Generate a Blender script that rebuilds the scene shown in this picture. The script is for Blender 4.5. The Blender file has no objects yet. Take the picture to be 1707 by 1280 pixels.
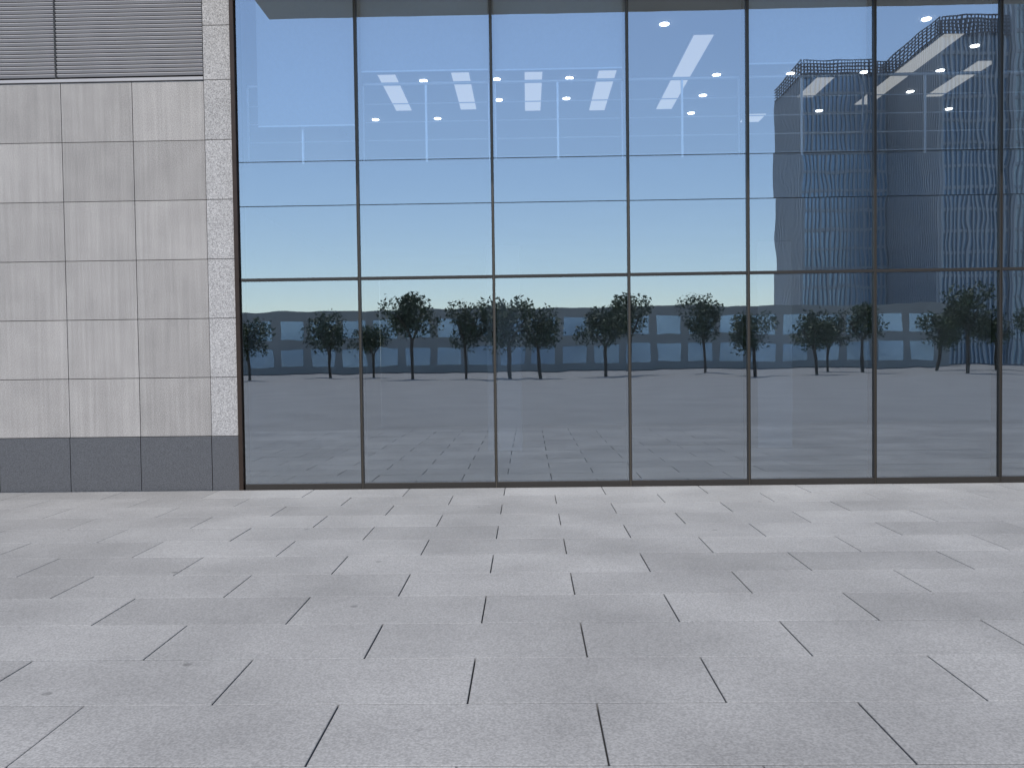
import bpy, bmesh, math, random
from mathutils import Matrix, Vector
random.seed(7)
S = bpy.context.scene
COL = S.collection

# ------------------------------------------------------------------ camera
cd = bpy.data.cameras.new('camera'); cam = bpy.data.objects.new('camera', cd); COL.objects.link(cam)
cd.sensor_width = 36; cd.lens = 36 * 1400 / 1707; cd.clip_start = .05; cd.clip_end = 3000
yaw, pitch, roll = .019, -.0286, .013
fw = Vector((-math.sin(yaw)*math.cos(pitch), math.cos(yaw)*math.cos(pitch), math.sin(pitch)))
r0 = Vector((math.cos(yaw), math.sin(yaw), 0)); u0 = r0.cross(fw)
rt = r0*math.cos(roll) - u0*math.sin(roll); up = r0*math.sin(roll) + u0*math.cos(roll)
m = Matrix((rt, up, -fw)).transposed().to_4x4(); m.translation = (0, -10.5, 1.6)
cam.matrix_world = m
S.camera = cam

# ------------------------------------------------------------------ light
SUN_EL, SUN_AZ = math.radians(61), math.radians(188)      # high behind the viewer
world = bpy.data.worlds.new('World'); S.world = world; world.use_nodes = True
wn = world.node_tree; wn.nodes.clear()
sky = wn.nodes.new('ShaderNodeTexSky'); sky.sky_type = 'NISHITA'; sky.sun_disc = False
sky.sun_elevation = SUN_EL; sky.sun_rotation = SUN_AZ; sky.air_density = 1.0; sky.dust_density = .35; sky.ozone_density = 1.2
bg = wn.nodes.new('ShaderNodeBackground'); bg.inputs[1].default_value = .148
wo = wn.nodes.new('ShaderNodeOutputWorld')
wn.links.new(sky.outputs[0], bg.inputs[0]); wn.links.new(bg.outputs[0], wo.inputs[0])
sd = bpy.data.lights.new('sun', 'SUN'); sd.energy = 3.2; sd.angle = math.radians(.5); sd.color = (1, .95, .88)
sun = bpy.data.objects.new('sun', sd); COL.objects.link(sun)
sdir = Vector((math.sin(SUN_AZ)*math.cos(SUN_EL), math.cos(SUN_AZ)*math.cos(SUN_EL), math.sin(SUN_EL)))
sun.rotation_euler = sdir.to_track_quat('Z', 'Y').to_euler()
S.view_settings.view_transform = 'Standard'; S.view_settings.look = 'None'
S.view_settings.gamma = 1; S.view_settings.use_curve_mapping = False
S.view_settings.exposure = .35

# ------------------------------------------------------------------ helpers
def mat(name, col, rough=.6, metal=0, var=0, scale=8, speck=0, speck_scale=220, streak=0, bump=0, spec=.5, objvar=0, emit=0):
    M = bpy.data.materials.new(name); M.use_nodes = True; n = M.node_tree.nodes; l = M.node_tree.links
    b = n['Principled BSDF']; b.inputs['Roughness'].default_value = rough; b.inputs['Metallic'].default_value = metal
    b.inputs['Specular IOR Level'].default_value = spec
    b.inputs['Base Color'].default_value = (*col, 1)
    tc = n.new('ShaderNodeNewGeometry'); fac = None
    def noise(sc, vec=None, detail=4):
        t = n.new('ShaderNodeTexNoise'); t.inputs['Scale'].default_value = sc; t.inputs['Detail'].default_value = detail
        l.new(vec or tc.outputs['Position'], t.inputs['Vector']); return t.outputs['Fac']
    def scaled(o, a, lo=.3, hi=.7):
        r = n.new('ShaderNodeMapRange'); r.inputs[1].default_value = lo; r.inputs[2].default_value = hi
        r.inputs[3].default_value = 1-a; r.inputs[4].default_value = 1+a; l.new(o, r.inputs[0]); return r.outputs[0]
    def mul(a, b2):
        if a is None: return b2
        x = n.new('ShaderNodeMath'); x.operation = 'MULTIPLY'; l.new(a, x.inputs[0]); l.new(b2, x.inputs[1]); return x.outputs[0]
    if var: fac = mul(fac, scaled(noise(scale), var))
    if speck: fac = mul(fac, scaled(noise(speck_scale, detail=4), speck, .35, .65))
    if streak:
        mp = n.new('ShaderNodeMapping'); mp.inputs['Scale'].default_value = (22, 22, .7); l.new(tc.outputs['Position'], mp.inputs[0])
        fac = mul(fac, scaled(noise(1, mp.outputs[0]), streak))
    if objvar:
        oi = n.new('ShaderNodeObjectInfo'); fac = mul(fac, scaled(oi.outputs['Random'], objvar, 0, 1))
    if fac is not None:
        mx = n.new('ShaderNodeVectorMath'); mx.operation = 'SCALE'; mx.inputs[0].default_value = col
        l.new(fac, mx.inputs['Scale']); l.new(mx.outputs[0], b.inputs['Base Color'])
    if bump:
        bp = n.new('ShaderNodeBump'); bp.inputs['Distance'].default_value = bump; bp.inputs['Strength'].default_value = .6
        l.new(noise(speck_scale, detail=3), bp.inputs['Height']); l.new(bp.outputs[0], b.inputs['Normal'])
    if emit:
        b.inputs['Emission Color'].default_value = (*col, 1); b.inputs['Emission Strength'].default_value = emit
    return M

def glass_mat(name, refl, tint, wave, coat=(.86, .93, 1)):
    M = bpy.data.materials.new(name); M.use_nodes = True; n = M.node_tree.nodes; l = M.node_tree.links; n.clear()
    o = n.new('ShaderNodeOutputMaterial'); mx = n.new('ShaderNodeMixShader')
    t = n.new('ShaderNodeBsdfTransparent'); t.inputs[0].default_value = (*tint, 1)
    g = n.new('ShaderNodeBsdfGlossy'); g.inputs['Roughness'].default_value = 0; g.inputs[0].default_value = (*coat, 1)
    fr = n.new('ShaderNodeFresnel'); fr.inputs[0].default_value = 1.5
    ad = n.new('ShaderNodeMath'); ad.operation = 'ADD'; ad.use_clamp = True; ad.inputs[1].default_value = refl
    l.new(fr.outputs[0], ad.inputs[0]); l.new(ad.outputs[0], mx.inputs[0])
    l.new(t.outputs[0], mx.inputs[1]); l.new(g.outputs[0], mx.inputs[2]); l.new(mx.outputs[0], o.inputs[0])
    if wave:
        gp = n.new('ShaderNodeNewGeometry'); oi = n.new('ShaderNodeObjectInfo')
        cb = n.new('ShaderNodeVectorMath'); cb.operation = 'MULTIPLY_ADD'; cb.inputs[1].default_value = (1, 1, 1)
        rn = n.new('ShaderNodeVectorMath'); rn.operation = 'SCALE'; rn.inputs[0].default_value = (3, 7, 5)
        l.new(oi.outputs['Random'], rn.inputs['Scale'])
        l.new(gp.outputs['Position'], cb.inputs[0]); l.new(rn.outputs[0], cb.inputs[2])
        ns = n.new('ShaderNodeTexNoise'); ns.inputs['Scale'].default_value = 1.9; ns.inputs['Detail'].default_value = 1.2
        l.new(cb.outputs[0], ns.inputs['Vector'])
        bp = n.new('ShaderNodeBump'); bp.inputs['Distance'].default_value = wave; bp.inputs['Strength'].default_value = 1
        l.new(ns.outputs['Fac'], bp.inputs['Height']); l.new(bp.outputs[0], g.inputs['Normal'])
    return M

def box_bm(bm, x0, x1, y0, y1, z0, z1, mi=0):
    v = [bm.verts.new(p) for p in ((x0,y0,z0),(x1,y0,z0),(x1,y1,z0),(x0,y1,z0),(x0,y0,z1),(x1,y0,z1),(x1,y1,z1),(x0,y1,z1))]
    for f in ((0,3,2,1),(4,5,6,7),(0,1,5,4),(1,2,6,5),(2,3,7,6),(3,0,4,7)):
        fc = bm.faces.new([v[i] for i in f]); fc.material_index = mi
    return v

def link(name, me, parent=None, loc=None):
    o = bpy.data.objects.new(name, me); COL.objects.link(o); o.parent = parent
    if loc: o.location = loc
    return o

def finish(name, bm, mats, parent=None, bevel=0, loc=None, smooth=False):
    if bevel:
        bmesh.ops.bevel(bm, geom=list(bm.edges), offset=bevel, segments=1, affect='EDGES', profile=.5)
    bmesh.ops.recalc_face_normals(bm, faces=bm.faces)
    me = bpy.data.meshes.new(name); bm.to_mesh(me); bm.free()
    for mm in (mats if isinstance(mats, (list, tuple)) else [mats]): me.materials.append(mm)
    if smooth:
        for p in me.polygons: p.use_smooth = True
    return link(name, me, parent, loc)

def box(name, x0, x1, y0, y1, z0, z1, mt, parent=None, bevel=0):
    bm = bmesh.new(); cx, cy, cz = (x0+x1)/2, (y0+y1)/2, (z0+z1)/2
    box_bm(bm, x0-cx, x1-cx, y0-cy, y1-cy, z0-cz, z1-cz)
    return finish(name, bm, mt, parent, bevel, (cx, cy, cz))

def tube_bm(bm, a, b, r, seg=10):
    a, b = Vector(a), Vector(b); d = b-a
    res = bmesh.ops.create_cone(bm, cap_ends=True, segments=seg, radius1=r, radius2=r, depth=d.length)
    M = Matrix.Translation((a+b)/2) @ d.to_track_quat('Z', 'Y').to_matrix().to_4x4()
    bmesh.ops.transform(bm, matrix=M, verts=res['verts'])
def tube(name, a, b, r, mt, parent=None, seg=10):
    bm = bmesh.new(); tube_bm(bm, a, b, r, seg); return finish(name, bm, mt, parent, smooth=False)

def empty(name, loc=(0, 0, 0), parent=None):
    o = bpy.data.objects.new(name, None); COL.objects.link(o); o.location = loc; o.parent = parent; return o
def tag(o, label, cat, group=None):
    o['label'] = label; o['category'] = cat
    if group: o['group'] = group
    return o
def copy_tree(o, parent=None):
    c = o.copy(); COL.objects.link(c); c.parent = parent
    for ch in [k for k in KIDS.get(o.name, ())]: copy_tree(ch, c)
    return c
KIDS = {}

# ------------------------------------------------------------------ materials
M_stone = mat('granite', (.345, .32, .298), .75, var=.08, scale=2.5, speck=.34, speck_scale=105, streak=.10, bump=.0012, objvar=.10)
M_stone2 = mat('granite_rough', (.40, .38, .365), .8, var=.05, scale=3, speck=.45, speck_scale=105, bump=.003, objvar=.05)
M_joint = mat('joint_seal', (.05, .05, .05), .9)
M_louvre = mat('louvre_metal', (.42, .40, .395), .5, .1, var=.05, scale=3)
M_dark = mat('louvre_void', (.03, .03, .035), .8)
M_bronze = mat('bronze_frame', (.055, .035, .025), .4, .5, var=.1)
M_mull = mat('mullion_metal', (.06, .052, .045), .38, .6)
M_cap = mat('mullion_edge', (.19, .16, .12), .35, .6)
M_seal = mat('gasket', (.012, .012, .012), .7)
M_glass = glass_mat('coated_glass', .375, (.86, .93, .99), .0007)
M_clear = glass_mat('clear_glass', .0, (.98, .99, 1), 0)
M_soffit = mat('soffit_panel', (.40, .39, .33), .5, var=.04, scale=1.5)
M_spand = mat('spandrel_back', (.10, .11, .12), .6)
M_white = mat('painted_ceiling', (.62, .62, .62), .8)
M_floor = mat('lobby_floor', (.22, .21, .20), .3, var=.1, scale=1)
M_inwall = mat('interior_wall', (.42, .42, .42), .8, var=.05, scale=.8)
M_steel = mat('satin_steel', (.93, .93, .93), .3, .5)
M_lamp = mat('lamp_glow', (1, .98, .94), .5, emit=7)
M_strip = mat('strip_diffuser', (1, .93, .84), .6, emit=.42)
M_blind = mat('blind_fabric', (.62, .65, .68), .9, var=.03, scale=30)
M_pave = mat('paving_granite', (.235, .23, .225), .72, var=.16, scale=.9, speck=.2, speck_scale=90, bump=.001, objvar=.09)
def gum(M):
    n = M.node_tree.nodes; l = M.node_tree.links; b = n['Principled BSDF']; src = b.inputs['Base Color'].links[0].from_socket
    g = n.new('ShaderNodeNewGeometry'); v = n.new('ShaderNodeTexVoronoi'); v.inputs['Scale'].default_value = 1.7
    l.new(g.outputs['Position'], v.inputs['Vector'])
    q = n.new('ShaderNodeMapRange'); q.inputs[1].default_value = .03; q.inputs[2].default_value = .05; q.inputs[3].default_value = .62; q.inputs[4].default_value = 1
    l.new(v.outputs['Distance'], q.inputs[0])
    x = n.new('ShaderNodeVectorMath'); x.operation = 'SCALE'; l.new(src, x.inputs[0]); l.new(q.outputs[0], x.inputs['Scale']); l.new(x.outputs[0], b.inputs['Base Color'])
gum(M_pave)
M_ground = mat('ground_concrete', (.215, .21, .205), .85, var=.12, scale=.4)
M_plinth = mat('dark_granite', (.10, .10, .105), .35, speck=.3, speck_scale=110)
M_tglass = mat('tower_glass', (.38, .52, .68), .24, .5, var=.22, scale=.12, spec=.8)
M_tfin = mat('tower_fin', (.48, .51, .55), .45, .2)
M_tlat = mat('tower_lattice', (.16, .165, .19), .6)
M_tstone = mat('tower_cladding', (.36, .36, .34), .7, var=.1, scale=.1)
M_tpale = mat('pale_tower_glass', (.75, .88, .92), .3, .3, var=.1, scale=.1, spec=.7)

# ------------------------------------------------------------------ ground
gd = box('ground', -600, 600, -900, 300, -.4, -.06, M_ground); gd['kind'] = 'structure'
pv = box('pavement', -11.69, 11.69, -9.03, -.02, -.058, -.034, M_joint); pv['kind'] = 'structure'
proto = None
PW, PD = 1.2, .6
for j in range(15):
    for i in range(20):
        x = -11.7 + i*PW + (.6 if j % 2 else 0); y = -.34 - j*PD
        if proto is None:
            bm = bmesh.new(); box_bm(bm, -PW/2+.004, PW/2-.004, -PD/2+.004, PD/2-.004, -.02, .02)
            proto = finish('paving_slab', bm, M_pave, None, .003); o = proto
        else:
            o = proto.copy(); COL.objects.link(o)
        o.parent = pv; o.matrix_parent_inverse = Matrix.Identity(4)
        o.location = Vector((x, y, -.014 + random.uniform(-.0012, .0012))) - pv.location

# ------------------------------------------------------------------ building
B = empty('office_building'); tag(B, 'granite and blue glass building front with louvres at its left', 'building')
core = box('backing_wall', -12, -3.62, .06, .4, 0, 7.4, M_joint, B)
# stone cladding, each panel a piece under the wall
wall = box('stone_wall', -12, -3.64, .035, .058, 0, 5.13, M_joint, B)
def panel(x0, x1, z0, z1, mt, y0=0, name='stone_panel'):
    g = .004
    o = box(name, x0+g, x1-g, y0, y0+.034, z0+g, z1-g, mt, None, .0008)
    return o
def under(o, p):
    o.parent = p; o.location = o.location - p.location; return o
xs = [-8.51, -7.61, -6.71, -5.80, -4.90, -3.995]
zr = [5.128, 4.39, 3.65, 2.91, 2.17, 1.43, .69]
for a, b in zip(zr, zr[1:]):
    for x0, x1 in zip(xs, xs[1:]): under(panel(x0, x1, b, a, M_stone), wall)
for x0, x1 in zip(xs, xs[1:]): under(panel(x0, x1, .0, .69, M_plinth, -.012), wall)
pil = box('pilaster', -3.985, -3.655, .033, .057, 0, 7.4, M_joint, B)
zp = [7.2, 6.5, 5.80, 5.13, 4.39, 3.65, 2.91, 2.17, 1.43, .69]
for a, b in zip(zp, zp[1:]): under(panel(-3.992, -3.646, b, a, M_stone2, -.014), pil)
under(panel(-3.992, -3.646, 0, .69, M_plinth, -.02), pil)

# louvres
lv = empty('louvre_vent', (0, 0, 0), B)
box('vent_sill', -9, -3.998, -.012, .034, 5.135, 5.175, M_louvre, lv, .003)
box('vent_recess', -9, -3.998, .045, .058, 5.178, 7.4, M_dark, lv)
p = .0495
def slat_mesh(x0, x1):
    bm = bmesh.new(); w = (x1-x0)/2
    prof = [(.004, .001), (-.013, .027), (-.013, .028), (-.003, .0370), (.030, .0370), (.030, .035), (.008, .001)]
    L = [bm.verts.new((-w, y, z)) for y, z in prof]; R_ = [bm.verts.new((w, y, z)) for y, z in prof]
    n_ = len(prof)
    for i in range(n_): bm.faces.new((L[i], L[(i+1) % n_], R_[(i+1) % n_], R_[i]))
    bm.faces.new(L); bm.faces.new(R_[::-1])
    return bm
for (x0, x1) in ((-8.4, -5.864), (-5.836, -4.0)):
    first = None
    for k in range(30):
        loc = ((x0+x1)/2, 0, 5.20 + k*p)
        if first is None: first = finish('slat', slat_mesh(x0, x1), M_louvre, lv, 0, loc)
        else:
            o = first.copy(); COL.objects.link(o); o.location = loc
box('vent_post', -5.859, -5.841, -.006, .044, 5.178, 6.7, M_mull, lv)

# curtain wall
cw = empty('curtain_wall', (0, 0, 0), B)
mx = [-3.59, -2.09, -.41, 1.27, 2.745, 4.30, 5.835, 7.37, 8.9]
box('edge_frame', -3.644, -3.592, -.05, .09, 0, 6.46, M_bronze, cw, .002)
for x in mx[1:]:
    bm = bmesh.new()
    box_bm(bm, -.017, -.004, -.03, .0, -3.23, 3.23, 0); box_bm(bm, .004, .017, -.03, .0, -3.23, 3.23, 0)
    box_bm(bm, -.0035, .0035, -.02, -.002, -3.228, 3.228, 1)
    box_bm(bm, -.03, .03, .018, .14, -3.23, 3.23, 0)
    finish('mullion', bm, [M_mull, M_cap], cw, 0, (x, 0, 3.23))
box('mullion', -3.591, -3.56, .022, .14, 0, 6.46, M_mull, cw)
levels = [(.08, 2.62), (2.66, 3.55), (3.56, 4.10), (4.11, 6.455)]
for i in range(len(mx)-1):
    for z0, z1 in levels:
        a, b = mx[i]+.010, mx[i+1]-.010; w, h = (b-a)/2, (z1-z0)/2
        bm = bmesh.new(); box_bm(bm, -w, w, -.007, .007, -h, h)
        bm.faces.ensure_lookup_table()
        for f in bm.faces: f.material_index = 1
        for f in bm.faces:
            if all(v.co.y < 0 for v in f.verts): f.material_index = 0
        gp_ = finish('glass_pane', bm, [M_glass, M_clear], cw, 0, ((a+b)/2, .009, (z0+z1)/2))
        gp_.rotation_euler = (random.uniform(-.0006, .0006), 0, random.uniform(-.0008, .0008))
    box('spandrel_panel', mx[i]+.035, mx[i+1]-.035, .05, .08, 3.57, 4.09, M_spand, cw)
    for z0, z1 in ((.0, .078), (2.622, 2.658)):
        box('transom', mx[i]+.018, mx[i+1]-.018, -.03, .12, z0, z1, M_mull, cw, .002)
# overhang above the glass (seen as a reflection)
box('soffit', -3.61, 12, -1.5, -.02, 6.47, 6.95, M_soffit, B, .01)
box('upper_wall', -12, 12, -.02, .4, 7.4, 16, M_stone, B)
box('upper_wall', -3.6, 12, -.0, .4, 6.96, 7.39, M_stone, B)

# interior
ins = empty('interior_shell', (0, 0, 0), B)
box('upper_ceiling', -3.6, 12, .16, 10, 6.2, 6.4, M_white, ins)
box('upper_floor', -3.6, 12, .12, 10, 3.62, 3.98, M_inwall, ins)
box('lobby_ground', -3.6, 12, .16, 10, -.05, .0, M_floor, ins)
box('rear_wall', -3.6, 12, 10.01, 10.2, 0, 6.4, M_inwall, ins)
box('side_wall', -3.75, -3.6, .14, 10, 0, 6.4, M_inwall, ins)
box('side_wall', 12.01, 12.2, .14, 10, 0, 6.4, M_inwall, ins)

# blinds
for (x0, x1, zb, lab) in ((-3.37, -2.13, 4.575, 'pale roller blind lowered furthest, behind the glass bay beside the stone pilaster'),
                          (-2.05, -.45, 5.235, 'pale roller blind half lowered in the second glass bay from the stone pilaster'),
                          (-.37, 1.23, 5.225, 'pale roller blind half lowered in the third glass bay from the stone pilaster'),
                          (2.80, 4.26, 5.24, 'pale roller blind half lowered in the bay with the left edge of the reflected towers')):
    e = tag(empty('roller_blind', (0, 0, 0)), lab, 'blind', 'roller blinds behind the upper glass')
    box('blind_fabric', x0, x1, .150, .152, zb+.02, 6.19, M_blind, e)
    box('bottom_bar', x0, x1, .143, .159, zb, zb+.02, M_steel, e, .003)

# balustrade
R0 = [(-2.05, -.45, -1.25, 'second'), (-.37, 1.235, .42, 'third'), (1.31, 2.705, 1.99, 'fourth'), (2.785, 4.26, 3.49, 'fifth'), (4.34, 5.795, 5.03, 'sixth'), (5.875, 7.33, 6.6, 'seventh')]
R0 = [(-3.53, -2.13, -2.83, 'first')] + R0
for x0, x1, xm, w in R0:
    e = tag(empty('guard_railing', ((x0+x1)/2, .25, 3.98)), f'steel guard railing with thin bars behind the {w} glass bay from the stone pilaster', 'railing', 'guard railings behind the upper glass')
    def pl(o):
        o.location = o.location - e.location; o.parent = e; return o
    pl(tube('handrail', (x0, .25, 5.12), (x1, .25, 5.12), .02, M_steel, None, 12))
    for k in range(4): pl(tube('rail_bar', (x0+.02, .25, 4.87-.23*k), (x1-.02, .25, 4.87-.23*k), .007, M_steel, None, 8))
    pl(box('post', xm-.013, xm+.013, .235, .265, 3.98, 5.10, M_steel))
    for xx in (x0, x1): pl(box('post', xx-.010, xx+.010, .24, .26, 3.98, 5.10, M_steel))

# ceiling lights
bm = bmesh.new(); bmesh.ops.create_cone(bm, cap_ends=True, segments=20, radius1=.062, radius2=.062, depth=.012)
DL = [(-2.83,5.54),(-1.65,3.38),(-1.65,5.54),(-.45,3.38),(-.45,4.47),(.74,3.38),(.74,4.46),(1.94,1.24),(3.13,3.37),(3.13,4.43),(3.13,5.49),(4.33,3.38),(5.52,3.37),(5.52,5.49),(5.52,1.25),(6.73,2.30),(6.74,3.37),(6.74,4.44),(7.95,5.53)]
ORD = ['first', 'second', 'third', 'fourth', 'fifth', 'sixth', 'seventh', 'eighth']
def bay_of(x, y):
    g = x*10.5/(10.5+y); return max(i for i in range(len(mx)) if mx[i] <= g)
def bay_rank(pts, k):
    b = bay_of(*pts[k]); same = sorted([q for q in pts if bay_of(*q) == b], key=lambda q: (q[1], q[0])); i = same.index(pts[k])
    return ORD[b], (('highest' if i == 0 else ORD[i] + ' highest') if len(same) > 1 else 'only one')
dl0 = None
for k, (x, y) in enumerate(DL):
    if dl0 is None:
        dl0 = empty('downlight', (x, y, 6.2)); e = dl0
        lens = finish('lens', bm, M_lamp, e, 0, (0, 0, -.012))
        b2 = bmesh.new(); bmesh.ops.create_cone(b2, cap_ends=True, segments=20, radius1=.078, radius2=.082, depth=.008)
        ring = finish('trim_ring', b2, M_white, e, 0, (0, 0, -.004))
        KIDS[e.name] = [lens, ring]
    else:
        e = copy_tree(dl0); e.location = (x, y, 6.2)
    b_, r_ = bay_rank(DL, k)
    tag(e, f'round downlight, {r_} seen through the {b_} glass bay from the stone pilaster', 'downlight', 'round downlights in the upper ceiling')
for k, (x, y0, y1) in enumerate(((-2.2, 3., 4.95), (-1.02, 2.96, 4.95), (.15, 3., 5.1), (1.33, 3., 5.15), (2.56, 1.6, 5.15), (4.96, 3.4, 4.6), (6.16, 1.75, 5.1), (7.25, 2.9, 4.7))):
    e = tag(empty('ceiling_light', (x, (y0+y1)/2, 6.2)), f'long pale light strip in the upper ceiling, {ORD[k] if k < 8 else "ninth"} from the stone pilaster', 'ceiling light', 'long light strips in the upper ceiling')
    l = y1-y0
    for nm, a in (('housing', (-.16, .16, -l/2, l/2, -.025, -.001, M_white)), ('diffuser', (-.14, .14, -l/2+.02, l/2-.02, -.032, -.026, M_strip))):
        o = box(nm, *a); o.parent = e

# ------------------------------------------------------------------ towers behind the viewer, seen in the glass
def tower(name, label, x0, x1, yf, depth, h, lat, mg, fin=1.1, step=None):
    T = tag(empty(name, ((x0+x1)/2, yf, 0)), label, 'tower', 'towers reflected in the glass')
    cx = (x0+x1)/2
    def rel(o): o.location = o.location - T.location; o.parent = T; return o
    rel(box('body', x0, x1, yf-depth, yf, 0, h-lat, mg))
    bm = bmesh.new(); n = int((x1-x0)/fin)
    for k in range(n+1):
        xx = x0+(x1-x0)*k/n
        w = .16 if k % 2 else .3
        box_bm(bm, xx-cx-w/2, xx-cx+w/2, .0, .45, 0, h-lat)
    nd = int(depth/fin)
    for k in range(nd+1):
        yy = -depth*k/nd
        box_bm(bm, x0-cx-.45, x0-cx, yy-.13, yy+.13, 0, h-lat)
    fo = finish('facade_fin', bm, M_tfin, T); fo['kind'] = 'stuff'
    bm = bmesh.new(); z = 3.6
    while z < h-lat:
        box_bm(bm, x0-cx, x1-cx, .0, .22, z, z+.5); box_bm(bm, x0-cx-.22, x0-cx, -depth, 0, z, z+.5); z += 3.6
    fo = finish('floor_band', bm, M_tfin, T); fo['kind'] = 'stuff'
    if lat:
        bm = bmesh.new(); t = .09
        for yy in (.45, -1.2):
            for k in range(int((x1-x0)/.62)+1):
                xx = x0-cx+k*.62; box_bm(bm, xx-t, xx+t, yy-t, yy+t, h-lat-.5, h)
            for k in range(int(lat/.6)+1):
                zz = h-lat+k*.6; box_bm(bm, x0-cx, x1-cx, yy-t*.9, yy+t*.9, zz-t, zz+t)
        for k in range(int(depth/1.5)+1):
            yy = .45-k*1.5; box_bm(bm, x0-cx-.45-t, x0-cx-.45+t, yy-t, yy+t, h-lat-.5, h)
        for k in range(int(lat/.6)+1):
            zz = h-lat+k*.6; box_bm(bm, x0-cx-.45-t, x0-cx-.45+t, -depth, .45, zz-t, zz+t)
        fo = finish('roof_lattice', bm, M_tlat, T); fo['kind'] = 'stuff'
tower('office_tower', 'dark glass tower with open roof lattice, the lower and further of the lattice pair reflected', 52.2, 71, -150, 16, 56.6, 2.4, M_tglass, fin=.8)
tower('office_tower', 'dark glass tower with the tallest open roof lattice reflected beside the pale tower', 68.4, 79.4, -130, 24, 56.8, 3.0, M_tglass, fin=.7)
tower('pale_tower', 'pale blue ribbed glass tower reflected at the far right edge', 79.9, 112, -129.2, 2.2, 78, 0, M_tpale, fin=.8)
# lobby columns
for k, x in enumerate((-.41, 4.3)):
    o = box('lobby_column', x-.3, x+.3, 4.2, 4.8, .002, 3.6, M_inwall, ins, .01)
# far side of the square
bl = tag(empty('podium_building', (20, -110, 0)), 'long low grey building reflected across the lower glass', 'building')
def relb(o): o.location = o.location - bl.location; o.parent = bl; return o
relb(box('body', -150, 60, -140, -110, 0, 9, M_tstone))
g_ = bmesh.new()
for fl in range(2):
    for k in range(46): box_bm(g_, -148+k*4.5-20, -148+k*4.5+3.4-20, -.2, .05, 1+fl*4, 3.6+fl*4)
wo_ = finish('window_band', g_, M_tglass, bl); wo_['kind'] = 'stuff'
M_leaf = mat('leaf_green', (.05, .075, .03), .7, var=.4, scale=.6)
rr = random.Random(3); M_bark = mat('bark', (.09, .07, .05), .9)
var_ = []
for t in range(5):
    h = rr.uniform(6, 8.5); w = rr.uniform(2.2, 3.2)
    T = empty('street_tree'); b2 = bmesh.new(); tube_bm(b2, (0, 0, -.06), (.1, 0, h*.45), .16, 7)
    for q in range(4):
        a = q*1.6+rr.random(); tube_bm(b2, (.1, 0, h*.42), (math.cos(a)*w*.5, math.sin(a)*w*.5, h*.7), .06, 5)
    tk = finish('trunk', b2, M_bark, T)
    b2 = bmesh.new(); cl = [(Vector((rr.uniform(-.6, .6)*w, rr.uniform(-.6, .6)*w, h*rr.uniform(.48, .88))), rr.uniform(.35, .6)*w) for _ in range(11)]
    for q in range(2600):
        c0, rad = rr.choice(cl)
        a = Vector((rr.gauss(0, 1), rr.gauss(0, 1), rr.gauss(0, .8))); a.normalize()
        c = c0+a*rad*rr.uniform(.5, 1.05); d = .2
        b2.faces.new([b2.verts.new(c+Vector((rr.uniform(-d, d), rr.uniform(-d, d), rr.uniform(-d, d)))) for _ in range(3)])
    cr = finish('crown', b2, M_leaf, T); KIDS[T.name] = [tk, cr]; var_.append(T)
for k in range(30):
    src = var_[k % 5]; T = src if k < 5 else copy_tree(src)
    T.location = (-62+k*4.6+rr.uniform(-1.8, 1.8), -rr.uniform(62, 80), -.06); T.rotation_euler.z = rr.uniform(0, 6)
    T.scale = [rr.uniform(.8, 1.15)]*3
    tag(T, 'small leafy green tree in the distant row reflected low in the glass', 'tree', 'trees reflected across the square')
# small square light in the upper ceiling
e = tag(empty('square_light', (4.38, 5.85, 6.2)), 'small dim square light in the upper ceiling, left of the reflected towers', 'ceiling light')
for nm, a in (('light_frame', (-.2, .2, -.28, .28, -.02, -.001, M_white)), ('diffuser', (-.18, .18, -.26, .26, -.027, -.021, M_strip))):
    o = box(nm, *a); o.parent = e
